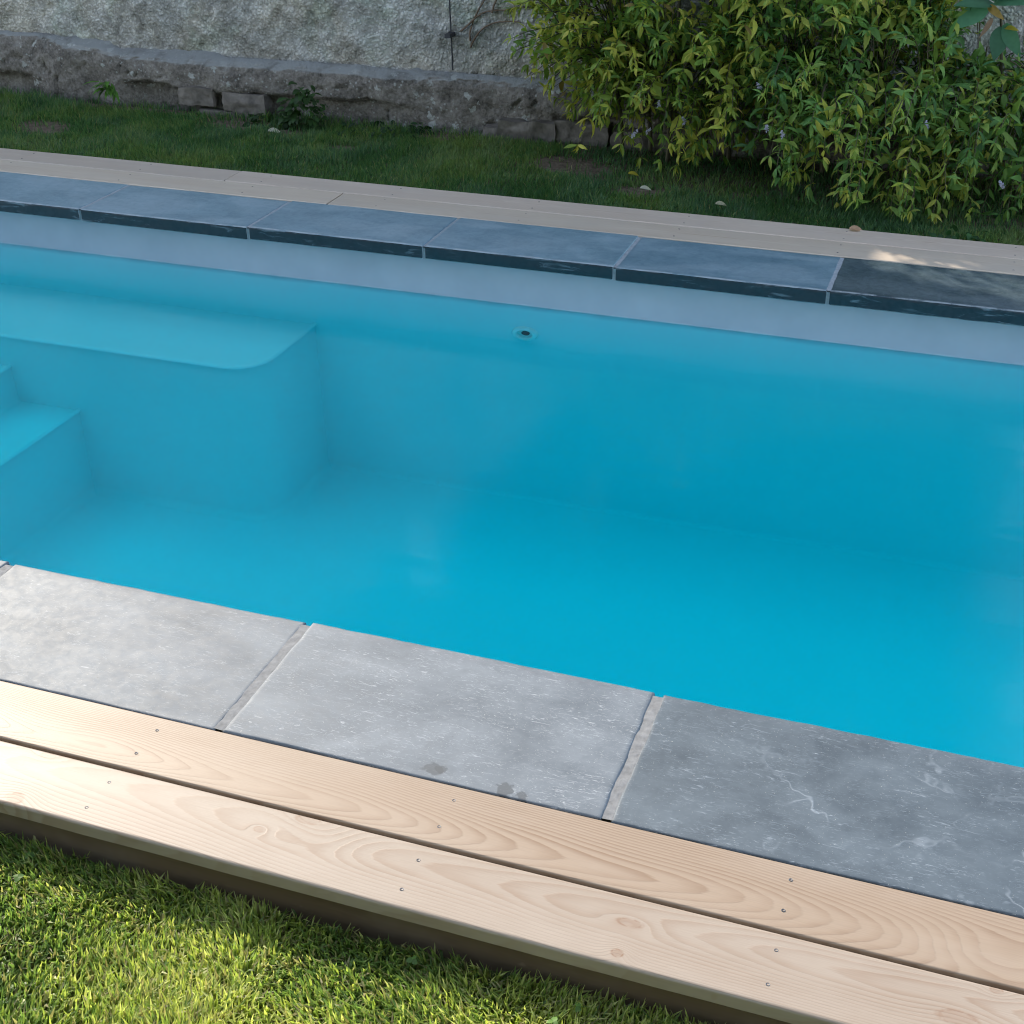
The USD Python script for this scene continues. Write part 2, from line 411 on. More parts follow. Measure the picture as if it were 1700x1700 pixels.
def plinth_look():
    g = G()
    p = g.pos()
    mid = g.noise(p, 9.0, 5, 0.65, 0.5)
    fin = g.noise(p, 70.0, 4, 0.65)
    t = g.math("add", g.math("multiply", mid, 0.6), g.math("multiply", fin, 0.45))
    col = g.ramp(t, [(0.36, c3(0.05, 0.044, 0.038)), (0.50, c3(0.145, 0.128, 0.112)), (0.68, c3(0.27, 0.245, 0.215))])
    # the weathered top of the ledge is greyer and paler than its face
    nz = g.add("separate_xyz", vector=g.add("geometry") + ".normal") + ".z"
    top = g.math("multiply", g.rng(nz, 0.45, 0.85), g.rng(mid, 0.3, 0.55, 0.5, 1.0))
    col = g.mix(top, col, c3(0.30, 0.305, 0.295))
    # pale lichen blotches
    v = g.add("voronoi_texture", {"feature": "f1", "scale": 13.0}, vector=g.mix(0.06, p, g.noise(p, 40.0, 3, 0.6, 0.0, "color"))) + ".distance"
    li = g.math("multiply", g.rng(v, 0.16, 0.24, 1.0, 0.0), g.rng(g.noise(p, 3.7, 3, 0.6), 0.42, 0.54))
    v2 = g.add("voronoi_texture", {"feature": "f1", "scale": 38.0}, vector=p) + ".distance"
    li2 = g.math("multiply", g.rng(v2, 0.14, 0.26, 1.0, 0.0), g.rng(g.noise(p, 6.0, 3, 0.6), 0.42, 0.56))
    col = g.mix(g.math("multiply", g.math("maximum", li, g.math("multiply", li2, 0.7)), 0.75), col, c3(0.40, 0.41, 0.385))
    pb = g.add("principled_bsdf", {"roughness": 0.92, "specular_ior_level": 0.2}, base_color=col,
               normal=g.bump(g.math("add", g.math("multiply", mid, 0.7), g.math("multiply", fin, 0.6)), 0.9, 0.02))
    return g.make("plinth_look", pb + ".BSDF")


M["wall"] = wall_look()
M["plinth"] = plinth_look()
M["stone"] = simple("stone_look", c3(0.135, 0.118, 0.102), 0.9, var=0.45, scale=22, bump=0.9, bdist=0.012, spec=0.2)


def ground_look():
    g = G()
    p = g.pos()
    n = g.noise(p, 4.0, 5, 0.65)
    f = g.noise(p, 120.0, 3, 0.6)
    col = g.ramp(g.math("add", g.math("multiply", n, 0.6), g.math("multiply", f, 0.4)), [(0.35, c3(0.07, 0.085, 0.03)), (0.5, c3(0.11, 0.13, 0.042)), (0.68, c3(0.17, 0.15, 0.08))])
    pb = g.add("principled_bsdf", {"roughness": 0.95, "specular_ior_level": 0.1}, base_color=col, normal=g.bump(f, 0.6, 0.01))
    return g.make("ground_look", pb + ".BSDF")


M["ground"] = ground_look()


def water_look():
    g = G()
    p = g.pos()
    n = g.noise(g.mapped(p, (1, 2.2, 1)), 3.0, 2, 0.5)
    n2 = g.noise(g.mapped(p, (1, 1.6, 1)), 16.0, 2, 0.5)
    nm = g.bump(g.math("add", n, g.math("multiply", n2, 0.12)), 0.045, 0.05)
    fr = g.add("fresnel", {"IOR": 1.333}, normal=nm) + ".fac"
    gl = g.add("glossy_bsdf", {"color": (1, 1, 1), "roughness": 0.115, "distribution": "ggx"}, normal=nm)
    tr = g.add("transparent_bsdf", {"color": (1, 1, 1)})
    mx = g.add("mix_closure", {}, fac=fr, closure1=tr + ".BSDF", closure2=gl + ".BSDF")
    vol = g.add("volume_coefficients", {"scatter_coeffs": (0.0, 0.0, 0.0), "absorption_coeffs": (2.7, 0.015, 0.0), "anisotropy": 0.0})
    return g.make("water_look", mx + ".closure", volume=vol + ".volume")


M["water"] = water_look()

# ------------------------------------------------------------------ layout (metres; deck top is z = 0)
PX0, PX1 = -4.90, 3.00                 # pool, inside
PY0, PY1 = 2.03, 4.40
WATER_Z, FLOOR_Z = -0.20, -1.00
LAWN_Z = -0.095

# ------------------------------------------------------------------ ground: one sheet with the hole of the pool
hole = (PX0 - 0.30, PX1 + 0.30, PY0 - 0.30, PY1 + 0.30)


def ground_sheet():
    xs = np.array([-300, -40, -14, hole[0], -2, 0, hole[1], 10, 40, 300.0])
    ys = np.array([-300, -40, -4, 0, hole[2], 3, hole[3], 6.4, 12, 40, 300.0])
    v = np.array([[x, y, LAWN_Z] for x in xs for y in ys])
    f = []
    for i in range(len(xs) - 1):
        for j in range(len(ys) - 1):
            mx, my = (xs[i] + xs[i + 1]) / 2, (ys[j] + ys[j + 1]) / 2
            if hole[0] < mx < hole[1] and hole[2] < my < hole[3]:
                continue
            a = i * len(ys) + j
            f.append([a, a + len(ys), a + len(ys) + 1, a + 1])
    return v, np.array(f)


tag(obj("ground", ground_sheet(), M["ground"]), kind="structure")

# ------------------------------------------------------------------ pool shell


def rounded_loop(x0, x1, y0, y1, r, n=8):
    pts = []
    for cx, cy, a0 in ((x1 - r, y1 - r, 0), (x0 + r, y1 - r, 90), (x0 + r, y0 + r, 180), (x1 - r, y0 + r, 270)):
        for k in range(n + 1):
            a = math.radians(a0 + 90 * k / n)
            pts.append((cx + r * math.cos(a), cy + r * math.sin(a)))
    return np.array(pts)


def loft(loops, cap=None, inward=False):
    """loops: list of (n x 3) closed rings. cap: 'last' to fan the last ring."""
    n = len(loops[0])
    v = np.vstack(loops)
    f = []
    for k in range(len(loops) - 1):
        for i in range(n):
            a, b = k * n + i, k * n + (i + 1) % n
            f += [[a, b, b + n], [a, b + n, a + n]]
    if cap == "last":
        c = len(v)
        v = np.vstack([v, loops[-1].mean(0)])
        l = (len(loops) - 1) * n
        f += [[l + i, l + (i + 1) % n, c] for i in range(n)]
    f = np.array(f)
    return v, (f[:, ::-1] if inward else f)


def ring(x0, x1, y0, y1, r, z, n=8):
    p = rounded_loop(x0, x1, y0, y1, r, n)
    return np.column_stack([p, np.full(len(p), z)])


def block(x0, x1, y0, y1, r, top, bottom, cove=0.03, bevel=0.010):
    """Moulded block: small rounded top edge, vertical sides, cove at the foot."""
    loops = []
    for k in range(4):
        a = math.pi / 2 * k / 3
        d = bevel * (1 - math.cos(a))
        loops.append(ring(x0 + d, x1 - d, y0 + d, y1 - d, max(r - d, 0.004), top - bevel * (1 - math.sin(a))))
    loops = loops[::-1]
    for k in range(7):
        a = math.pi / 2 * k / 6
        d = cove * (1 - math.cos(a))
        loops.insert(0, ring(x0 - d, x1 + d, y0 - d, y1 + d, r + d, bottom + cove * (1 - math.sin(a))))
    return loft(loops, cap="last")


pool = thing("swimming_pool", "pale moulded pool basin sunk between the two slate copings", "pool")
cove = 0.02
loops = [ring(PX0, PX1, PY0, PY1, 0.10, -COP_T)]
for k in range(8):
    a = math.pi / 2 * k / 7
    d = cove * (1 - math.cos(a))
    loops.append(ring(PX0 + d, PX1 - d, PY0 + d, PY1 - d, 0.10, FLOOR_Z + cove * (1 - math.sin(a))))
wall_loops, floor_ring = loops, loops[-1]
obj("side_wall", loft(wall_loops, inward=True), M["liner"], pool, smooth=50)
fl = floor_ring.copy()
obj("pool_floor", loft([fl, fl.mean(0) + (fl - fl.mean(0)) * 0.5], cap="last"), M["liner"], pool)
obj("bench", block(PX0 - 0.2, -2.368, 3.915, PY1 + 0.25, 0.14, -0.371, FLOOR_Z), M["liner"], pool, smooth=50)
obj("step", block(PX0 - 0.2, -3.16, PY0 - 0.3, 4.2, 0.03, -0.640, FLOOR_Z, cove=0.025), M["liner"], pool, smooth=50)
obj("step", block(PX0 - 0.2, -3.445, PY0 - 0.3, 4.2, 0.03, -0.495, -0.65, cove=0.02), M["liner"], pool, smooth=50)
jet = obj("inlet_fitting", trimesh.creation.revolve([(0.0265, -0.004), (0.050, -0.004), (0.0515, 0.0), (0.046, 0.012), (0.034, 0.016), (0.0275, 0.010), (0.0265, -0.004)], sections=40,
          transform=trimesh.transformations.translation_matrix([-1.518, PY1, -0.307]) @ np.diag([1.0, 1, 0.52, 1]) @ trimesh.transformations.rotation_matrix(math.pi / 2, [1, 0, 0])), M["fitting"], pool, smooth=40)
obj("inlet_hole", trimesh.creation.cylinder(radius=0.0262, height=0.006, sections=32,
    transform=trimesh.transformations.translation_matrix([-1.518, PY1, -0.307]) @ np.diag([1.0, 1, 0.52, 1]) @ trimesh.transformations.rotation_matrix(math.pi / 2, [1, 0, 0])), M["fitting"], jet)
obj("inlet_nozzle", trimesh.creation.cylinder(radius=0.016, height=0.014, sections=24,
    transform=trimesh.transformations.translation_matrix([-1.515, PY1, -0.304]) @ np.diag([1.0, 1, 0.5, 1]) @ trimesh.transformations.rotation_matrix(math.pi / 2, [1, 0, 0])), M["fitting_dark"], jet)

tag(obj("water", box(PX0 - 0.008, PX1 + 0.008, PY0 - 0.008, PY1 + 0.008, FLOOR_Z - 0.05, WATER_Z), M["water"]), kind="structure")

# concrete collar round the shell, below the copings and the decks
collar = trimesh.util.concatenate([box(hole[0] - .02, hole[1] + .02, hole[2] - .02, PY0 - .012, -1.2, -COP_T - .004), box(hole[0] - .02, hole[1] + .02, PY1 + .012, hole[3] + .02, -1.2, -COP_T - .004),
                                   box(hole[0] - .02, PX0 - .012, PY0 - .012, PY1 + .012, -1.2, -COP_T - .004), box(PX1 + .012, hole[1] + .02, PY0 - .012, PY1 + .012, -1.2, -COP_T - .004)])
obj("collar", collar, M["mortar"], pool)

# ------------------------------------------------------------------ coping stones


def stone_slab(x0, x1, y0, y1, ztop, t, seed, front):
    """Slab with slightly uneven top and worn edges; front: +1 / -1 = side with the exposed pool edge (y1 / y0)."""
    nx, ny = max(6, int((x1 - x0) / 0.016)), max(6, int((y1 - y0) / 0.016))
    gx = np.concatenate([[0, 0.0025, 0.006], np.linspace(0.014, 1 - 0.014, nx), [1 - 0.006, 1 - 0.0025, 1]])
    gy = np.concatenate([[0, 0.005, 0.012], np.linspace(0.03, 1 - 0.03, ny), [1 - 0.012, 1 - 0.005, 1]])

    def fn(i, j):
        x = x0 + (x1 - x0) * gx[i]
        y = y0 + (y1 - y0) * gy[j]
        p = np.stack([x * 3, y * 3, np.full_like(x, seed * 1.3)], -1)
        z = ztop + 0.0025 * fbm(p, 3, seed) + 0.0004 * fbm(p * 9, 3, seed + 5)
        ex, ey = np.minimum(gx[i], 1 - gx[i]) * (x1 - x0), np.minimum(gy[j], 1 - gy[j]) * (y1 - y0)
        e = np.minimum(ex, ey)
        chip = 0.5 + 1.0 * np.clip(fbm(np.stack([x * 22, y * 22, np.full_like(x, seed)], -1), 3, seed + 2) * 3 + 0.4, 0, 2)
        z = z - 0.0035 * chip * np.clip(1 - e / 0.0045, 0, 1) ** 2
        wob = 0.0018 * fbm(np.stack([x * 14, y * 14, np.full_like(x, seed + 3)], -1), 3, seed + 9)
        x = x + wob * (np.abs(gx[i] - 0.5) * 2) ** 8
        y = y + wob * (np.abs(gy[j] - 0.5) * 2) ** 8
        return np.stack([x, y, z], -1)
    v, q = grid(len(gx), len(gy), fn)
    n, ngx, ngy = len(v), len(gx), len(gy)
    per = [i * ngy for i in range(ngx)] + [(ngx - 1) * ngy + j for j in range(1, ngy)] + [i * ngy + ngy - 1 for i in range(ngx - 2, -1, -1)] + [j for j in range(ngy - 2, 0, -1)]
    rings = [v]
    last = np.array(per)
    faces = [np.vstack([q[:, [0, 1, 2]], q[:, [0, 2, 3]]])]
    base = n
    c = np.array([(x0 + x1) / 2, (y0 + y1) / 2, 0])
    for k, zz in enumerate((0.25, 0.6, 0.92, 1.0)):
        pr = v[per].copy()
        pr[:, 2] = ztop - t * zz
        off = 0.004 * fbm(np.column_stack([pr[:, 0] * 25, pr[:, 1] * 25, np.full(len(pr), seed + zz * 2.2)]), 3, seed + 21)
        sgn = np.sign(pr - c); sgn[:, 2] = 0
        onx = np.isclose(np.abs(pr[:, 0] - c[0]), np.abs(pr[:, 0] - c[0]).max(), atol=0.004)
        pr[:, 1] += np.where(onx, 0, off * sgn[:, 1])
        if zz == 1.0:
            pr -= sgn * 0.004
        m = len(per)
        idx = np.arange(m)
        a, b = last, np.roll(last, -1)
        d, e = base + idx, base + (idx + 1) % m
        faces += [np.stack([a, d, b], 1), np.stack([b, d, e], 1)]
        rings.append(pr)
        last, base = d, base + m
    ctr = len(np.vstack(rings))
    rings.append(np.array([[c[0], c[1], ztop - t]]))
    faces.append(np.stack([last, np.full(len(last), ctr), np.roll(last, -1)], 1))
    return np.vstack(rings), np.vstack(faces)


JX = [-5.62, -4.875, -4.13, -3.385, -2.64, -1.93, -1.19, -0.4445, 0.30, 1.045, 1.79, 2.535, 3.28]
near_cop = thing("pool_coping", "grey slate coping on the near pool edge, behind the sunlit planks", "coping")
JW = 0.017
for k in range(len(JX) - 1):
    a, b = JX[k] + JW / 2, JX[k + 1] - JW / 2
    m = M["slate_vein"] if k >= 7 else M["slate_near"]
    obj("slate_slab", stone_slab(a, b, *COP_NEAR, 0.003 * math.sin(k * 2.3) * 0.5, COP_T, 10 + k, 1), m, near_cop, smooth=35)
for x in JX[1:-1]:
    def fn(i, j):
        xx = x - JW / 2 - 0.004 + (JW + 0.008) * i / 6
        yy = COP_NEAR[0] + 0.003 + (COP_NEAR[1] - COP_NEAR[0] - 0.014) * j / 60
        zz = -0.0014 + 0.0022 * fbm(np.stack([xx * 60, yy * 60, xx * 0], -1), 3, 4)
        return np.stack([xx, yy, zz], -1)
    v, q = grid(7, 61, fn)
    obj("mortar_joint", cat((v, q), box(x - JW / 2 + .001, x + JW / 2 - .001, COP_NEAR[0] + .003, COP_NEAR[1] - .012, -COP_T, -0.010)), M["mortar"], near_cop, smooth=40)

FX = [-5.56, -4.815, -4.075, -3.343, -2.601, -1.887, -1.1765, -0.447, 0.298, 1.043, 1.788, 2.533, 3.278]
far_cop = thing("pool_coping", "blue grey slate coping with dark edge on the far side of the pool", "coping")
for k in range(len(FX) - 1):
    a, b = FX[k] + 0.006, FX[k + 1] - 0.006
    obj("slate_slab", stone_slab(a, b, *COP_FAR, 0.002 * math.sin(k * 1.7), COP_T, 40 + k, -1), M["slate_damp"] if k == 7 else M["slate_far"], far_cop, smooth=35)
for x in FX[1:-1]:
    def fn(i, j):
        xx = x - 0.008 + 0.016 * i / 5
        yy = COP_FAR[0] + 0.004 + (COP_FAR[1] - COP_FAR[0] - 0.008) * j / 50
        zz = -0.003 + 0.003 * fbm(np.stack([xx * 60, yy * 60, xx * 0], -1), 3, 14)
        return np.stack([xx, yy, zz], -1)
    v, q = grid(6, 51, fn)
    obj("mortar_joint", cat((v, q), box(x - .0055, x + .0055, COP_FAR[0] + .004, COP_FAR[1] - .004, -COP_T, -0.008)), M["mortar_far"], far_cop, smooth=40)
# the two short ends of the pool, outside the frame
for (x0, x1, lab) in ((PX0 - 0.33, PX0 + 0.03, "slate coping across the left end of the pool"), (PX1 - 0.03, PX1 + 0.33, "slate coping across the right end of the pool")):
    e = thing("end_coping", lab, "coping")
    for k in range(3):
        y0 = COP_NEAR[1] + 0.01 + k * 0.7585
        obj("slate_slab", stone_slab(x0, x1, y0, y0 + 0.7455, 0.0, COP_T, 70 + k, 1), M["slate_far"], e, smooth=35)

# ------------------------------------------------------------------ timber decks


def board(x0, x1, y0, y1, ztop, t, seed, r=0.005, chamfer_hole=None):
    """Plank with rounded long edges and a slightly cupped, wavy top."""
    prof = []
    for cx, cz, a0 in ((y1 - r, ztop - r, 90), (y0 + r, ztop - r, 180)):
        rr = r
        if a0 == 90:
            for k in range(5):
                a = math.radians(0 + 90 * k / 4)
                prof.append((y1 - r + r * math.cos(a), ztop - r + r * math.sin(a)))
            for k in range(1, 8):
                prof.append((y1 - r + (y0 - y1 + 2 * r) * k / 8, ztop))
        else:
            for k in range(5):
                a = math.radians(90 + 90 * k / 4)
                prof.append((y0 + r + r * math.cos(a), ztop - r + r * math.sin(a)))
    prof += [(y0 + 0.0015, ztop - t), (y1 - 0.0015, ztop - t)]
    prof = np.array(prof)
    n = max(3, int((x1 - x0) / 0.03))
    xs = np.linspace(x0, x1, n)
    loops = []
    for x in xs:
        w = 0.0011 * fbm(np.array([[x * 2.0, seed, 0.0]]), 2, seed)[0]
        w2 = 0.0016 * fbm(np.array([[x * 7.0, seed + 5.0, 0.0]]), 3, seed)[0]
        p = np.column_stack([np.full(len(prof), x), prof[:, 0] + w2 * ((prof[:, 0] < (y0 + y1) / 2) * 1.0), prof[:, 1] + w])
        loops.append(p)
    v, f = loft(loops)
    c0, c1 = len(v), len(v) + 1
    m = len(prof)
    v = np.vstack([v, loops[0].mean(0), loops[-1].mean(0)])
    l = (n - 1) * m
    f = np.vstack([f, [[(i + 1) % m, i, c0] for i in range(m)], [[l + i, l + (i + 1) % m, c1] for i in range(m)]])
    return v, f


def screw(x, y, z=0.0):
    s = trimesh.creation.revolve([(0.0, -0.0014), (0.0011, -0.0014), (0.0013, -0.0002), (0.0030, 0.0003), (0.0034, 0.0), (0.0038, -0.003), (0.0, -0.003)], sections=14)
    s.apply_translation([x, y, z])
    return s


NIN, NOUT = (1.548, 1.6935), (1.400, 1.5415)
near_deck = thing("timber_deck", "pale larch plank edging along the lawn in the foreground", "deck")
obj("plank", board(-2.9, 3.4, *NIN, 0.0, 0.028, 3, r=0.0035), M["wood_inner"], near_deck, smooth=50)
tag(obj("plank", board(-2.6, 3.4, *NOUT, 0.0, 0.028, 4, r=0.006), M["wood_outer"], near_deck, smooth=50), label="paler, more weathered plank next to the lawn")
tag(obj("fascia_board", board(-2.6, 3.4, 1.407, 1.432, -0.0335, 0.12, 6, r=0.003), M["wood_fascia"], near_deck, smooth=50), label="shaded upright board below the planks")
obj("joist", box(-2.6, 3.4, 1.56, 1.685, -0.16, -0.032), M["joist"], near_deck)
for x in (-2.49, -1.895, -1.300, -0.705, -0.124, 0.46, 1.05):
    for y in (1.658, 1.589, 1.505, 1.4365):
        obj("screw", screw(x + 0.003 * math.sin(y * 90 + x * 7), y, 0.0004), M["screw"], near_deck)

FIN, FOUT = (4.706, 4.862), (4.868, 5.020)
far_deck = thing("timber_deck", "greyish larch plank edging between the far coping and the shaded grass", "deck")
for (x0, x1, sd) in ((-6.6, -2.449, 21), (-2.441, 3.4, 22)):
    obj("plank", board(x0, x1, *FIN, 0.0, 0.028, sd), M["wood_far"], far_deck, smooth=50)
for (x0, x1, sd) in ((-6.6, -2.998, 23), (-2.994, 3.4, 24)):
    obj("plank", board(x0, x1, *FOUT, 0.0, 0.028, sd), M["wood_far_outer"], far_deck, smooth=50)
obj("joist", box(-6.6, 3.4, 4.72, 5.0, -0.16, -0.032), M["joist"], far_deck)
for x in (-5.2, -4.6, -4.02, -3.42, -2.84, -2.25, -1.66, -1.06, -0.47, 0.12):
    for y in (4.74, 4.825, 4.90, 4.985):
        obj("screw", screw(x, y, 0.0004), M["screw"], far_deck)

# ------------------------------------------------------------------ old wall with its plinth
WY = 6.30
WALL_LOW, WALL_HIGH = 0.78, 3.55  # unseen upper height chosen to shape shade, sun and reflections


def wall_top(x):
    """The tall part ramps down to the low part, above the frame."""
    return WALL_LOW + 0.02 + (WALL_HIGH - WALL_LOW - 0.02) * np.clip((-1.7 - x) / 2.4, 0, 1) + 0.70 * np.clip((-6.2 - x) / 0.3, 0, 1)


old_wall = thing("old_wall", "old grey roughcast wall with a lichen spotted stone plinth behind the grass", "wall")


def wall_y(x, z):
    p = np.stack([x, z, np.zeros_like(x)], -1)
    d = 0.030 * fbm(p * 2.2, 3, 1) + 0.030 * fbm(p * 11, 3, 2) + 0.017 * fbm(p * 42, 2, 3)
    return WY - d


xs = np.concatenate([np.arange(-14, -6.6, 0.15), np.arange(-6.6, 1.6, 0.016), np.arange(1.6, 9.01, 0.15)])
zs = np.concatenate([np.arange(-0.2, 0.77, 0.016), [WALL_LOW]])


def fn(i, j):
    x, z = xs[i], zs[j]
    return np.stack([x, wall_y(x, z), z], -1)


face_low = grid(len(xs), len(zs), fn)
x2 = np.concatenate([np.arange(-14, -3.2, 0.10), np.arange(-3.2, 1.6, 0.06), np.arange(1.6, 9.01, 0.15)])


def fn2(i, j):
    x = x2[i]
    z = WALL_LOW + (wall_top(x) - WALL_LOW) * j / 24
    return np.stack([x, wall_y(x, z), z], -1)


face_high = grid(len(x2), 25, fn2)
from shapely.geometry import Polygon
core = trimesh.creation.extrude_polygon(Polygon([(-14, -0.3), (9, -0.3), (9, WALL_LOW + .022), (-1.7, WALL_LOW + .022), (-4.1, WALL_HIGH + .004), (-6.2, WALL_HIGH + .004), (-6.5, WALL_HIGH + 0.704), (-14, WALL_HIGH + 0.704)]), 0.40, engine="earcut")
core.apply_transform(np.array([[1, 0, 0, 0], [0, 0, -1, WY + 0.45], [0, 1, 0, 0], [0, 0, 0, 1.0]]))
obj("roughcast_face", cat(face_low, face_high), M["wall"], old_wall, smooth=True)
obj("wall_core", core, M["wall"], old_wall)
# plinth: profile swept along x
px = np.concatenate([np.arange(-14, -6.6, 0.15), np.arange(-6.6, 1.6, 0.014), np.arange(1.6, 9.01, 0.15)])
NF, NT = 26, 12


def plinth_fn(i, j):
    x = px[i]
    left = np.clip((-4.35 - x) / 0.5, 0, 1)                                   # towards the left the ledge is worn away
    ztop = 0.165 + 0.02 * fbm(np.stack([x * 1.5, x * 0, x * 0 + 7], -1), 3, 5) + 0.012 * fbm(np.stack([x * 9, x * 0, x * 0 + 3], -1), 3, 6)
    ztop = ztop + left * 0.055
    yf = 6.165 + left * 0.05 + 0.05 * fbm(np.stack([x * 4.0, x * 0 + 2, x * 0], -1), 3, 15)
    fj = np.clip(j / NF, 0, 1)
    tj = np.clip((j - NF) / NT, 0, 1)
    z = np.where(j <= NF, -0.2 + (ztop + 0.2) * fj, ztop + 0.04 * tj + 0.0)
    y = np.where(j <= NF, yf + 0.018 * fj, yf + 0.018 + (WY + 0.02 - yf - 0.018) * tj)
    # round the nose
    nose = np.exp(-(((j - NF) / 2.2) ** 2))
    y = y + 0.012 * nose
    z = z - 0.010 * nose
    p = np.stack([x, y, z], -1)
    face = np.where(j <= NF + 1, 1.0, 0.55)
    d = 0.050 * fbm(p * 3.1, 3, 8) + 0.030 * fbm(p * 13, 3, 9) + 0.016 * fbm(p * 45, 2, 10)
    # the foot is eroded: pieces have fallen out below a ragged line
    line = 0.035 + 0.10 * fbm(np.stack([x * 2.6, x * 0 + 4, x * 0], -1), 4, 11)
    under = np.clip((line - z) / 0.012, 0, 1) * np.clip((j <= NF) * 1.0, 0, 1)
    gone = np.clip(fbm(np.stack([x * 1.7, x * 0 + 9, x * 0], -1), 2, 12) * 5 + 0.75, 0, 1)
    d = d - 0.045 * under * gone
    # cracks
    cr = np.abs(fbm(p * np.array([2.6, 2.6, 5.5]), 3, 13))
    d = d - 0.022 * np.clip(1 - cr / 0.010, 0, 1) * (z < 0.12)
    y = y - d * face
    # the joint against the wall is open in places
    seam = np.clip((tj - 0.62) / 0.2, 0, 1) * np.clip(fbm(np.stack([x * 3.3, x * 0 + 1, x * 0], -1), 3, 16) * 6 + 0.45, 0, 1)
    z = z + 0.9 * d * (1 - face) - 0.004 - 0.055 * seam
    return np.stack([x, y, z], -1)


obj("plinth", grid(len(px), NF + NT + 1, plinth_fn), M["plinth"], old_wall, smooth=True)


def rough_stone(cx, cy, cz, sx, sy, sz, seed, rz=0.0):
    s = trimesh.creation.box([1, 1, 1])
    for _ in range(4):
        s = s.subdivide()
    v = np.array(s.vertices)
    n = v / np.linalg.norm(v, axis=1, keepdims=True)
    v = 0.86 * v + 0.14 * n * 0.55
    v = v * np.array([sx, sy, sz])
    v = v + n * (0.30 * min(sx, sy, sz) * 2 * fbm(v * 12 + seed, 3, seed))[:, None]
    c, sn = math.cos(rz), math.sin(rz)
    v = v @ np.array([[c, sn, 0], [-sn, c, 0], [0, 0, 1]])
    s.vertices = v + [cx, cy, cz]
    return s


sr = np.random.default_rng(5)
for k, (x, z, w, h) in enumerate(((-3.90, .0, .21, .09), (-3.62, -.01, .25, .10), (-3.74, -.085, .30, .05), (-2.28, -.07, .10, .07), (-2.11, -.04, .29, .10), (-1.84, -.035, .27, .11), (-1.55, -.05, .3, .10))):
    obj("stone", rough_stone(x, 6.200 + 0.012 * sr.random(), z, w, 0.12, h, k + 3, 0.06 * (sr.random() - .5)), M["stone"], old_wall, smooth=40)

# cable and dead creeper on the wall
cb = thing("wall_cable", "thin dark cable running straight up the grey wall beside the shrub", "cable")
zz = np.linspace(0.19, WALL_HIGH - 0.1, 60)
cx = -2.535 + 0.004 * np.sin(zz * 9)
yy = wall_y(cx, zz) - 0.012
k = np.convolve(np.pad(yy, 3, mode="edge"), np.ones(7) / 7, "valid") - 0.006
obj("cable", tube(np.column_stack([cx, k, zz]), 0.0042, 6), M["cable"], cb, smooth=True)
for z0 in (0.355, 1.0, 1.7):
    bx = box(-2.549, -2.521, 6.235, 6.30, z0 - 0.009, z0 + 0.009)
    obj("clip", bx, M["cable"], cb)

vines = thing("dead_creeper", "thin brown dead creeper stems clinging to the wall beside the shrub", "creeper")
for pts in (((-2.49, .37), (-2.43, .42), (-2.37, .46), (-2.28, .475), (-2.15, .50)), ((-2.44, .30), (-2.38, .385), (-2.30, .42), (-2.19, .425)), ((-2.44, .33), (-2.425, .42), (-2.38, .50), (-2.33, .6), (-2.32, .75)),
            ((-2.33, .46), (-2.30, .53), (-2.22, .60), (-2.1, .63))):
    pts = np.array(pts)
    t = np.linspace(0, len(pts) - 1, 24)
    from scipy.interpolate import CubicSpline
    cs = CubicSpline(np.arange(len(pts)), pts)(t)
    y = wall_y(cs[:, 0], cs[:, 1]) - 0.010
    obj("stem", tube(np.column_stack([cs[:, 0], y, cs[:, 1]]), np.linspace(0.005, 0.0025, len(t)), 5), M["twig_dry"], vines, smooth=True)

# ------------------------------------------------------------------ grass
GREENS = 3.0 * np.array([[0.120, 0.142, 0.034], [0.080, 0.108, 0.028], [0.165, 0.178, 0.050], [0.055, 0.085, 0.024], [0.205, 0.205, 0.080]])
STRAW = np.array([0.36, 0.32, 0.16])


def blades(base, length, width, lean, heading, color, droop=0.5):
    """Grass blades of five vertices, three triangles each."""
    n = len(base)
    d = np.column_stack([np.cos(heading), np.sin(heading), np.zeros(n)])
    side = np.column_stack([-np.sin(heading), np.cos(heading), np.zeros(n)])
    tw = rng.normal(0, 0.6, n)
    side = side * np.cos(tw)[:, None] + d * np.sin(tw)[:, None]
    up = np.array([0, 0, 1.0])
    l1 = lean * 0.6
    l2 = lean * (1 + droop)
    mid = base + (length * 0.55)[:, None] * (np.cos(l1)[:, None] * up + np.sin(l1)[:, None] * d)
    tip = mid + (length * 0.45)[:, None] * (np.cos(l2)[:, None] * up + np.sin(l2)[:, None] * d)
    w = (width / 2)[:, None] * side
    v = np.stack([base - w, base + w, mid - w * 0.85, mid + w * 0.85, tip], 1).reshape(-1, 3)
    o = np.arange(n)[:, None] * 5
    f = np.stack([o + [0, 1, 3], o + [0, 3, 2], o + [2, 3, 4]], 1).reshape(-1, 3)
    shade = np.array([1.0, 1.0, 1.0, 1.0, 1.0])
    t = (color[:, None, :] * shade[None, :, None]).reshape(-1, 3)
    return v, f, t


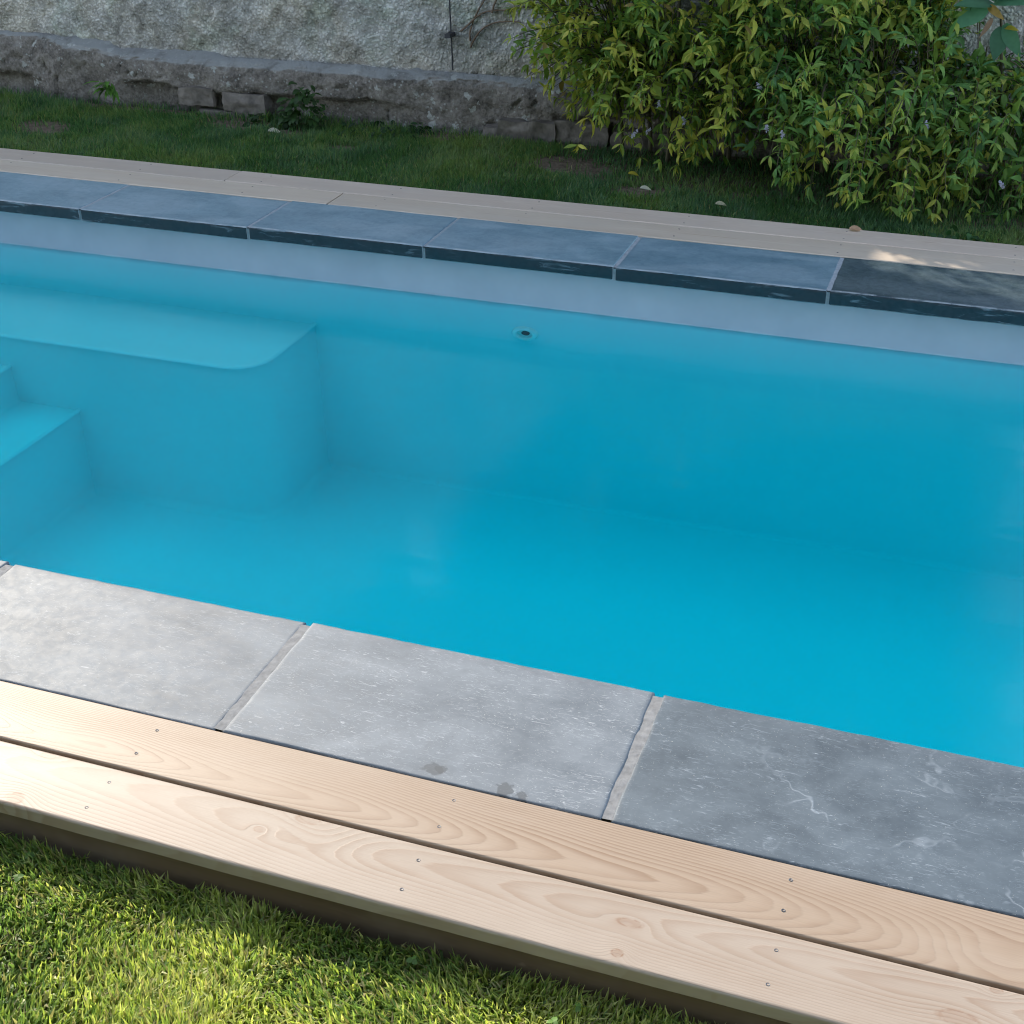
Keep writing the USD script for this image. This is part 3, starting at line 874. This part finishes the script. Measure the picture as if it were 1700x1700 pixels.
def lawn(n, x0, x1, y0, y1, hmin, hmax, wmin, wmax, keep, tall=None, palette=GREENS, straw=0.05, lean_s=0.45):
    x, y = rng.uniform(x0, x1, n), rng.uniform(y0, y1, n)
    p = np.column_stack([x, y, np.zeros(n)])
    dens = keep(x, y)
    ok = rng.random(n) < dens
    x, y, p = x[ok], y[ok], p[ok]
    n = len(x)
    tuft = fbm(p * 7.0, 3, 31) + 0.5
    L = (hmin + (hmax - hmin) * np.clip(0.65 * tuft * 1.3 + 0.4 * rng.random(n) - 0.1, 0, 1.2))
    if tall is not None:
        L = L * tall(x, y)
    head = fbm(p * 5.0, 2, 32) * 9 + rng.normal(0, 1.1, n)
    lean = np.abs(rng.normal(0.0, lean_s, n)) + 0.12
    W = rng.uniform(wmin, wmax, n)
    tone = fbm(p * 3.0, 3, 33) * 1.6 + 0.5 + rng.normal(0, 0.28, n)
    idx = np.clip((tone * len(palette)).astype(int), 0, len(palette) - 1)
    order = np.array([3, 1, 0, 2, 4])[:len(palette)]
    c = palette[order[idx]] * rng.uniform(0.75, 1.25, n)[:, None]
    dry = rng.random(n) < straw
    c[dry] = STRAW * rng.uniform(0.6, 1.3, dry.sum())[:, None]
    base = np.column_stack([x, y, np.full(n, LAWN_Z)])
    return blades(base, L, W, lean, head, c)


def near_keep(x, y):
    e = 1.398 + 0.004 * fbm(np.column_stack([x * 9, x * 0, x * 0]), 3, 3)
    return np.where(y < e, 1.0, 0.0)


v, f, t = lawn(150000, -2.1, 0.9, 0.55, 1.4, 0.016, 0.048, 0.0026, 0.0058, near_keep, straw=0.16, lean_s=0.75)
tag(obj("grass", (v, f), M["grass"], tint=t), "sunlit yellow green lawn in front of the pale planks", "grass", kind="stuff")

BARE = ((-4.47, 5.63, .12), (-3.30, 5.93, .10), (-1.85, 5.78, .14), (-3.5, 6.05, .16), (-2.9, 5.75, .06), (-1.4, 5.5, .06), (-2.55, 6.1, .1))


def far_keep(x, y):
    k = np.ones_like(x)
    p = np.column_stack([x * 5, y * 5, x * 0])
    wob = fbm(p, 3, 40)
    for bx, by, br in BARE:
        d = np.hypot((x - bx) / 1.6, y - by) / br + wob * 1.6
        k = np.minimum(k, np.clip((d - 0.6) * 1.6, 0.06, 1))
    k = np.where(y > 6.08 + 0.10 * wob, 0.15, k)
    # thin under the shrub
    k = np.where((x > -1.9) & (y > 5.55 - 0.12 * (x + 1.0) + 0.15 * wob), k * 0.35, k)
    return k


def far_tall(x, y):
    return 1.0 + 1.2 * np.exp(-(((x + 5.05) / 0.35) ** 2) - ((y - 6.05) / 0.15) ** 2) + 0.35 * (y < 5.10) + 0.8 * np.exp(-(((x + 3.1) / 0.5) ** 2) - ((y - 6.12) / 0.09) ** 2)


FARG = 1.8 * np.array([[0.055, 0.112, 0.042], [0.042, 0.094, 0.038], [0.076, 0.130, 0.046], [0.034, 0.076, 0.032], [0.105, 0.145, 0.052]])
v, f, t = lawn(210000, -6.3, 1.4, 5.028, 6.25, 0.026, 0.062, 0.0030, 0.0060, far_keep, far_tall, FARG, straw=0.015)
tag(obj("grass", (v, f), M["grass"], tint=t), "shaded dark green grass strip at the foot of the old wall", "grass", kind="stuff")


def soil_patch():
    nx, ny = 180, 34

    def fn(i, j):
        x = -6.3 + 7.7 * i / (nx - 1)
        y = 5.03 + 1.15 * j / (ny - 1)
        p = np.stack([x, y, x * 0], -1)
        return np.stack([x, y, LAWN_Z + 0.006 + 0.008 * (fbm(p * 9, 3, 50) + 0.5)], -1)
    return grid(nx, ny, fn)


tag(obj("soil", soil_patch(), M["soil"]), kind="structure")

# ------------------------------------------------------------------ leaves and shrubs


def leaf_mesh(base, direc, up, length, width, droop=0.5, fold=0.25, n=5, shape="lance"):
    """One leaf: n stations, left / mid / right vertices, curling down along its length."""
    direc = direc / np.linalg.norm(direc)
    side = np.cross(direc, up); side /= np.linalg.norm(side) + 1e-9
    nrm = np.cross(side, direc)
    s = np.linspace(0, 1, n)
    if shape == "lance":
        w = width * np.array([0.12, 0.75, 1.0, 0.62, 0.03]) / 2 if n == 5 else width / 2 * np.sin(np.pi * s ** 0.8) + 0.0003
    else:
        w = width / 2 * np.sin(np.pi * np.clip(s, 0.03, 0.985) ** 0.75) ** 0.8
    ang = droop * s
    ds = length / (n - 1)
    p = [base]
    for k in range(1, n):
        a = droop * (k - 0.5) / (n - 1) * 1.6
        p.append(p[-1] + ds * (math.cos(a) * direc - math.sin(a) * nrm))
    p = np.array(p)
    lift = fold * w
    L = p - w[:, None] * side + lift[:, None] * nrm
    R = p + w[:, None] * side + lift[:, None] * nrm
    v = np.stack([L, p, R], 1).reshape(-1, 3)
    f = []
    for k in range(n - 1):
        a = 3 * k
        f += [[a, a + 1, a + 4], [a, a + 4, a + 3], [a + 1, a + 2, a + 5], [a + 1, a + 5, a + 4]]
    return v, np.array(f)


UP = np.array([0, 0, 1.0])


def bez(a, b, c, d, n):
    t = np.linspace(0, 1, n)[:, None]
    return (1 - t) ** 3 * a + 3 * (1 - t) ** 2 * t * b + 3 * (1 - t) * t ** 2 * c + t ** 3 * d


def shrub(name, label, root_xs, tips, palette, seed, flowers=0, leaf_len=(0.042, 0.078), singles=300, root_y=6.05):
    """Arching shrub: main stems from the ground, a leafy sprig towards every tip."""
    r = np.random.default_rng(seed)
    th = thing(name, label, "shrub", "shrubs against the old wall")
    roots = [np.array([x, root_y + r.normal(0, 0.05), LAWN_Z]) for x in root_xs]
    leaves, twigs, fl = [], [], []
    for k, rt in enumerate(roots):
        near = tips[np.argsort(np.abs(tips[:, 0] - rt[0]))[: max(1, len(tips) // 3)]]
        top = near[r.integers(len(near))] + [0, 0.15, 0.1]
        c = bez(rt, rt + [0, 0, 0.35], top + [0, 0.1, 0.15], top, 14)
        obj("stem", tube(c, np.linspace(0.011, 0.004, 14), 6), M["twig"], th, smooth=True)
    for tip in tips:
        rt = roots[np.argmin([abs(q[0] - tip[0]) + 0.25 * r.random() for q in roots])]
        back = (rt + [0, 0, 0.35]) - tip
        back /= np.linalg.norm(back)
        ln = r.uniform(0.22, 0.42)
        start = tip + back * ln + [0, 0, 0.10 * r.random()]
        c = bez(start, start - back * ln * 0.4 + [0, 0, 0.09], tip + back * ln * 0.3 + [0, 0, 0.06], tip, 12)
        twigs.append(tube(c, np.linspace(0.0028, 0.0012, 12), 4, cap=False))
        tone = np.clip(r.normal(0.5, 0.25), 0, 1)
        nn = r.integers(6, 9)
        ph = r.uniform(0, np.pi)
        for q in range(nn):
            s = 0.18 + 0.82 * q / (nn - 1)
            i = min(int(s * 11), 10)
            pos = c[i] + (c[i + 1] - c[i]) * (s * 11 - i)
            ax = c[i + 1] - c[i]; ax /= np.linalg.norm(ax)
            e1 = np.cross(ax, UP); e1 /= np.linalg.norm(e1) + 1e-9
            e2 = np.cross(e1, ax)
            ang = ph + (q % 2) * np.pi / 2 + r.normal(0, 0.25)
            for sg in (0, np.pi):
                o = math.cos(ang + sg) * e1 + math.sin(ang + sg) * e2
                dr = o * r.uniform(0.7, 1.1) + ax * r.uniform(0.4, 0.9) + UP * r.normal(0.3, 0.45)
                up = UP + 0.55 * r.normal(size=3)
                L = r.uniform(*leaf_len) * r.choice([0.6, 0.85, 1.0, 1.0, 1.25]) * (0.65 + 0.5 * math.sin(np.pi * min(1, s * 0.85)))
                m = leaf_mesh(pos, dr, up, L, L * r.uniform(0.22, 0.34), r.uniform(0.1, 1.0), 0.3)
                u = np.clip(tone + r.normal(0, 0.18), 0, 0.999) * (len(palette) - 1)
                k0 = int(u)
                col = palette[k0] * (1 - u + k0) + palette[k0 + 1] * (u - k0)
                if r.random() < 0.012:
                    col = np.array([0.30, 0.22, 0.07])
                leaves.append((np.linalg.norm(pos - EYE), m, col * r.uniform(0.8, 1.2)))
            # terminal pair
        for q in range(3):
            dr = (c[-1] - c[-2]) / np.linalg.norm(c[-1] - c[-2]) + 0.5 * r.normal(size=3)
            L = r.uniform(*leaf_len) * 0.75
            u = np.clip(tone + 0.15 + r.normal(0, 0.15), 0, 0.999) * (len(palette) - 1); k0 = int(u)
            leaves.append((np.linalg.norm(c[-1] - EYE), leaf_mesh(c[-1], dr, UP + 0.3 * r.normal(size=3), L, L * 0.26, r.uniform(0.3, 0.9), 0.3), palette[k0] * (1 - u + k0) + palette[k0 + 1] * (u - k0)))
    leaves.sort(key=lambda q: q[0])
    for d, m, col in leaves[:singles]:
        obj("leaf", m, M["leaf"], th, smooth=True, tint=col)
    rest = leaves[singles:]
    vs, fs, ts, n = [], [], [], 0
    for d, (v, f), col in rest:
        vs.append(v); fs.append(f + n); ts.append(np.tile(col, (len(v), 1))); n += len(v)
    tag(obj("foliage", (np.vstack(vs), np.vstack(fs)), M["leaf"], th, smooth=True, tint=np.vstack(ts)), kind="stuff")
    tag(obj("twigs", cat(*twigs), M["twig"], th, smooth=True), kind="stuff")
    return th, r


def on_y(px_, py_, y):
    """World point on the plane y for a place in the 1700 px photograph (used only to lay out real positions)."""
    d = fwd + (px_ - 850) / FPX * r_ - (py_ - 850) / FPX * u_
    return EYE + d * (y / d[1])


def tips_in(polys, n, seed, y_fn, top=None):
    """Tip positions spread through a volume: (x, z) cloud in front of the wall with depth y."""
    r = np.random.default_rng(seed)
    out = []
    while len(out) < n:
        k = r.integers(len(polys))
        cx, cy, cz, rx, ry, rz = polys[k]
        d = r.normal(size=3); d /= np.linalg.norm(d)
        rad = r.uniform(0.55, 1.0) ** 0.6
        p = np.array([cx, cy, cz]) + d * np.array([rx, ry, rz]) * rad
        if p[1] < y_fn(p) or p[1] > WY - 0.06 or p[2] < LAWN_Z + 0.02 or (top and p[2] > top(p[0])):
            continue
        out.append(p)
    return np.array(out)


OLIVE = 2.9 * np.array([[0.030, 0.060, 0.014], [0.050, 0.090, 0.018], [0.080, 0.115, 0.020], [0.120, 0.135, 0.022], [0.165, 0.155, 0.028]])
GREEN = 3.2 * np.array([1.12, 1.0, 0.95]) * np.array([[0.020, 0.050, 0.018], [0.030, 0.075, 0.022], [0.050, 0.100, 0.026], [0.080, 0.120, 0.026], [0.130, 0.145, 0.030]])
tl = tips_in([(-1.55, 6.0, 0.55, 0.60, 0.38, 0.55), (-1.30, 5.85, 0.30, 0.50, 0.40, 0.32), (-1.75, 6.05, 0.42, 0.42, 0.30, 0.34), (-1.25, 5.95, 0.75, 0.55, 0.40, 0.40)], 470, 11, lambda p: 5.40)
tl = np.vstack([tl, tips_in([(-1.45, 5.70, 0.12, 0.35, 0.25, 0.16), (-1.80, 6.02, 0.25, 0.30, 0.2, 0.2)], 50, 13, lambda p: 5.40), tips_in([(-1.95, 6.05, 1.30, 0.45, 0.2, 0.5)], 26, 14, lambda p: 5.40)])  # last cloud: unseen tall sprigs added to break up the sun patch
shrub("leafy_shrub", "yellow green narrow leaved shrub with small pale flowers against the wall, left of the pair", [-1.62, -1.5, -1.38, -1.25, -1.12], tl, OLIVE, 21)
tr_ = tips_in([(-0.45, 5.80, 0.30, 0.75, 0.48, 0.38), (-0.75, 5.95, 0.55, 0.50, 0.40, 0.45), (0.15, 5.75, 0.18, 0.60, 0.45, 0.30), (-0.40, 5.55, 0.12, 0.55, 0.30, 0.22), (-0.65, 6.0, 0.85, 0.45, 0.35, 0.35), (0.75, 5.8, 0.3, 0.6, 0.4, 0.4), (0.05, 6.0, 0.28, 0.40, 0.25, 0.26), (-0.9, 5.95, 0.62, 0.35, 0.35, 0.40), (-0.35, 6.05, 0.65, 0.25, 0.2, 0.25)],
              780, 12, lambda p: 5.25, top=lambda x: 0.85 if x < -0.20 else 0.42)
shrub("leafy_shrub", "denser mid green shrub hanging low over the grass beside the planks, right of the pair", [-0.85, -0.7, -0.5, -0.3, -0.1, 0.1, 0.35, 0.8], tr_, GREEN, 22, leaf_len=(0.044, 0.084))

# ------------------------------------------------------------------ small flowers on the shrub


def flower_spike(p, direc, L, seed):
    r = np.random.default_rng(seed)
    vs, fs, n = [], [], 0
    direc = direc / np.linalg.norm(direc)
    for k in range(26):
        s = k / 25
        c = p + direc * L * s
        o = r.normal(size=3); o -= direc * (o @ direc); o /= np.linalg.norm(o)
        v, f = leaf_mesh(c, o + 0.3 * direc, UP + 0.2 * r.normal(size=3), 0.010 * (1.15 - 0.7 * s) + 0.003, 0.007, 0.4, 0.2)
        vs.append(v); fs.append(f + n); n += len(v)
    return np.vstack(vs), np.vstack(fs)


fl_r = np.random.default_rng(3)
spots = [(1048, 228, 5.62), (1072, 220, 5.66), (1068, 170, 5.72), (1093, 177, 5.70), (1137, 205, 5.62), (1300, 228, 5.42), (1538, 212, 5.48), (1668, 310, 5.30), (985, 160, 5.85), (1262, 148, 5.55), (978, 182, 5.85), (1272, 217, 5.45)]
words = ("low down at the left of the shrubs", "just right of the longest pale spike", "high on the left shrub", "right of the upper pale spike", "over the dark gap between the shrubs",
         "at the middle of the green shrub", "right of the middle of the green shrub", "at the lower right end of the green shrub", "at the left fringe by the stone wall", "beside the black gap in the leaves",
         "below the leaves at the left fringe", "low in the middle of the leaves")
for k, (a, b, y) in enumerate(spots):
    p = on_y(a, b, y)
    L = 0.055 if k == 0 else 0.032
    d = np.array([0.5, -0.3, 0.6]) if k == 0 else np.array([fl_r.normal(0, .4), -0.4, 0.7])
    tag(obj("flower_spike", flower_spike(p, d, L, 60 + k), M["petal"], smooth=True, tint=np.array([0.50, 0.48, 0.62])), "small pale lilac flower spike " + words[k], "flower", "flower spikes on the shrubs")

# ------------------------------------------------------------------ broad leaved sapling at the right
sap = thing("broad_leaved_sapling", "young broad leaved plant with a yellowing leaf at the upper right", "plant")
b0 = on_y(1664, 168, 6.05)
root = np.array([b0[0], 6.06, LAWN_Z])
st = bez(root, root + [0, 0, .2], b0 + [0, 0, .02], on_y(1662, 25, 6.0), 16)
obj("stem", tube(st, np.linspace(0.009, 0.006, 16), 7), M["twig"], sap, smooth=True)
br = bez(on_y(1662, 168, 6.04), on_y(1680, 150, 6.0), on_y(1700, 122, 5.95), on_y(1740, 60, 5.9), 10)
obj("branch", tube(br, np.linspace(0.007, 0.004, 10), 6), M["twig"], sap, smooth=True)
GL = np.array([0.085, 0.21, 0.12])
for (bx, by, ex, ey, wd, col, lab, up) in (
        (1640, 10, 1585, 42, .075, GL * 1.5, None, (0.3, -.7, .6)), (1650, 8, 1590, -2, .06, GL, None, (0, -.6, .8)), (1650, 5, 1710, -5, .08, GL * 1.1, None, (0, -.5, .9)),
        (1640, 8, 1662, 28, .03, np.array([.42, .26, .08]), "orange yellow withered leaf", (0, -1, .2)), (1648, 30, 1631, 58, .022, np.array([.30, .19, .12]), "brown dried leaf hanging down", (0.2, -1, .2)),
        (1664, 45, 1652, 95, .075, GL * .9, None, (0.1, -1, .3)), (1668, 46, 1686, 44, .022, np.array([.45, .36, .05]), "small yellow leaf", (0, -.8, .5)), (1668, 40, 1690, 90, .06, GL * 1.2, None, (-.2, -1, .3)),
        (1655, 0, 1630, -60, .08, GL, None, (0, -.7, .7)), (1665, 0, 1700, -60, .08, GL, None, (0, -.7, .7)), (1628, 112, 1645, 96, .016, GL * 1.6, None, (0, -.8, .6))):
    a, b = on_y(bx, by, 5.98), on_y(ex, ey, 5.88)
    L = np.linalg.norm(b - a)
    pr = obj("leaf", leaf_mesh(a, b - a, np.array(up), L, min(wd, L * 0.6), 0.25, 0.2, n=8, shape="oval"), M["leaf"], sap, smooth=True, tint=col)
    if lab:
        tag(pr, label=lab)

# clover leaflets among the near grass
kv, kf, kt, kn = [], [], [], 0
kr = np.random.default_rng(44)
for k in range(420):
    x, y = kr.uniform(-2.0, 0.8), kr.uniform(0.6, 1.38)
    if fbm(np.array([[x * 4, y * 4, 2.0]]), 2, 60)[0] < 0.02:
        continue
    p = np.array([x, y, LAWN_Z + kr.uniform(0.022, 0.040)])
    a0 = kr.uniform(0, 6.28)
    for q in range(3):
        a = a0 + q * 2.09
        v, f = leaf_mesh(p, np.array([math.cos(a), math.sin(a), 0.15]), UP + 0.25 * kr.normal(size=3), 0.011, 0.010, 0.3, 0.15, n=5, shape="oval")
        kv.append(v); kf.append(f + kn); kt.append(np.tile(np.array([0.12, 0.22, 0.05]) * kr.uniform(0.7, 1.3), (len(v), 1))); kn += len(v)
tag(obj("clover", (np.vstack(kv), np.vstack(kf)), M["leaf"], smooth=True, tint=np.vstack(kt)), "small clover leaves scattered in the sunlit lawn", "clover", kind="stuff")

# ------------------------------------------------------------------ unseen hedges added for the light: one darkens water reflections, one cuts fill light
def hedge(label, x0, x1, y, top, n, leaf, seed, soft=0.0, thin=None):
    r = np.random.default_rng(seed)
    th = thing("tall_hedge", label, "hedge")
    vs, fs, ts, m = [], [], [], 0
    for k in range(n):
        x = r.uniform(x0, x1 + soft * abs(r.normal()))
        tp = top + 0.3 * math.sin(x * 4) + 0.25 * math.sin(x * 9 + 1)
        p = np.array([x, y + 0.32 * r.normal(), LAWN_Z + (tp - LAWN_Z) * r.random() ** 0.85])
        q = p + sun_dir * ((y - p[1]) / sun_dir[1])
        if thin and ((q[0] - thin[0]) / thin[2]) ** 2 + ((q[2] - thin[1]) / thin[3]) ** 2 < 1:      # opening cut along the sun path to light the far coping
            continue
        v, f = leaf_mesh(p, r.normal(size=3), UP + 0.6 * r.normal(size=3), leaf, leaf * 0.55, 0.5, 0.2)
        vs.append(v); fs.append(f + m); ts.append(np.tile(np.array([0.045, 0.085, 0.03]) * r.uniform(0.5, 1.6), (len(v), 1))); m += len(v)
    tag(obj("foliage", (np.vstack(vs), np.vstack(fs)), M["leaf"], th, smooth=True, tint=np.vstack(ts)), kind="stuff")
    x = x0 + 0.5
    while x < x1:
        z = np.linspace(LAWN_Z, 0.55 * top, 12)
        obj("trunk", tube(np.column_stack([x + 0.05 * np.sin(z * 2), y + 0.04 * np.cos(z * 3), z]), np.linspace(0.05, 0.015, 12), 7), M["twig"], th, smooth=True)
        x += 0.8


hedge("added unseen hedge behind the low part of the old wall, darkening the water reflections", -5.0, -0.1, 7.55, 4.3, 26000, 0.20, 77, soft=0.5, thin=(-3.50, 3.00, 0.48, 0.34))
hedge("added unseen hedge along the back of the sunny lawn, cutting the fill light", -9.0, 7.0, -2.6, 8.0, 22000, 0.34, 78)

# ------------------------------------------------------------------ small plants at the wall
pr_ = np.random.default_rng(9)
fern = thing("wall_fern", "small bright green fern growing from a crack in the plinth", "fern")
fb = on_y(180, 142, 6.13)
for k in range(26):
    a = pr_.uniform(-0.3, np.pi + 0.3)
    d = np.array([math.cos(a), -0.55 - 0.5 * pr_.random(), math.sin(a) * 0.9 - 0.15])
    L = pr_.uniform(0.07, 0.125)
    obj("frond", leaf_mesh(fb + 0.012 * pr_.normal(size=3) * [1, .3, 1], d, UP + 0.2 * pr_.normal(size=3), L, L * 0.20, pr_.uniform(0.5, 1.2), 0.3), M["leaf"], fern, smooth=True,
        tint=np.array([0.085, 0.20, 0.03]) * pr_.uniform(0.6, 1.4))


def weed(label, pix, y, n, spread, height, col, name="leafy_weed", width=0.6, size=(0.03, 0.05)):
    w = thing(name, label, "weed", "weeds in the shaded grass strip")
    b = on_y(*pix, y)
    for k in range(n):
        d = pr_.normal(size=3); d /= np.linalg.norm(d); d[2] = abs(d[2])
        p = np.array([b[0], b[1], LAWN_Z + 0.01]) + d * [spread, spread * 0.6, height] * pr_.uniform(0.5, 1.0)
        p[1] = min(p[1], 6.13)
        L = pr_.uniform(*size)
        obj("leaf", leaf_mesh(p, np.array([d[0], d[1] - 0.5, 0.3 * pr_.normal()]), UP + 0.4 * pr_.normal(size=3), L, L * width, 0.5, 0.15, n=6, shape="oval"), M["leaf"], w, smooth=True,
            tint=col * pr_.uniform(0.6, 1.4))
    return w


weed("dark round leafy weed at the foot of the plinth, tallest in the grass", (505, 200), 6.05, 170, 0.125, 0.25, np.array([0.030, 0.070, 0.018]))
weed("low dark creeping leaves spreading right of the round weed", (640, 205), 6.08, 90, 0.32, 0.06, np.array([0.022, 0.055, 0.020]))
weed("low dark leaves in the grass left of the round weed", (455, 200), 6.06, 40, 0.15, 0.06, np.array([0.025, 0.055, 0.018]))
weed("tiny bright green sprig on the bare soil by the stones", (325, 186), 6.08, 6, 0.03, 0.03, np.array([0.10, 0.22, 0.05]))
weed("small round leaved weed at the edge of the far planks under the shrub", (1480, 385), 5.08, 26, 0.10, 0.06, np.array([0.035, 0.10, 0.03]), size=(0.02, 0.035))
weed("leafy weed tuft by the far planks at the right edge", (1590, 380), 5.16, 40, 0.16, 0.10, np.array([0.03, 0.085, 0.025]), size=(0.03, 0.05))

# fallen leaves
for (a, b, z, L, col, lab, cat_) in ((445, 217, -.06, .07, (.55, .52, .42), "pale dry leaf lying on the shaded grass before the round weed", "leaf"),
                                     (1043, 288, -.055, .05, (.45, .38, .05), "yellow fallen leaf on the grass in front of the shrub", "leaf"),
                                     (1063, 312, -.055, .05, (.52, .50, .40), "cream coloured fallen leaf on the grass below the yellow one", "leaf"),
                                     (1188, 338, -.055, .05, (.50, .46, .32), "small pale fallen leaf on the grass near the far planks", "leaf"),
                                     (1410, 380, .006, .06, (.42, .27, .18), "brownish pink fallen leaf at the edge of the far planks", "leaf")):
    d = fwd + (a - 850) / FPX * r_ - (b - 850) / FPX * u_
    p = EYE + d * ((z - EYE[2]) / d[2])
    tag(obj("fallen_leaf", leaf_mesh(p, np.array([1, 0.25, 0.12]), np.array([0.1, -0.4, 1]), L, L * 0.5, 0.5, 0.35, n=7, shape="oval"), M["leaf"], smooth=True, tint=np.array(col)), lab, cat_, "fallen leaves around the far grass")
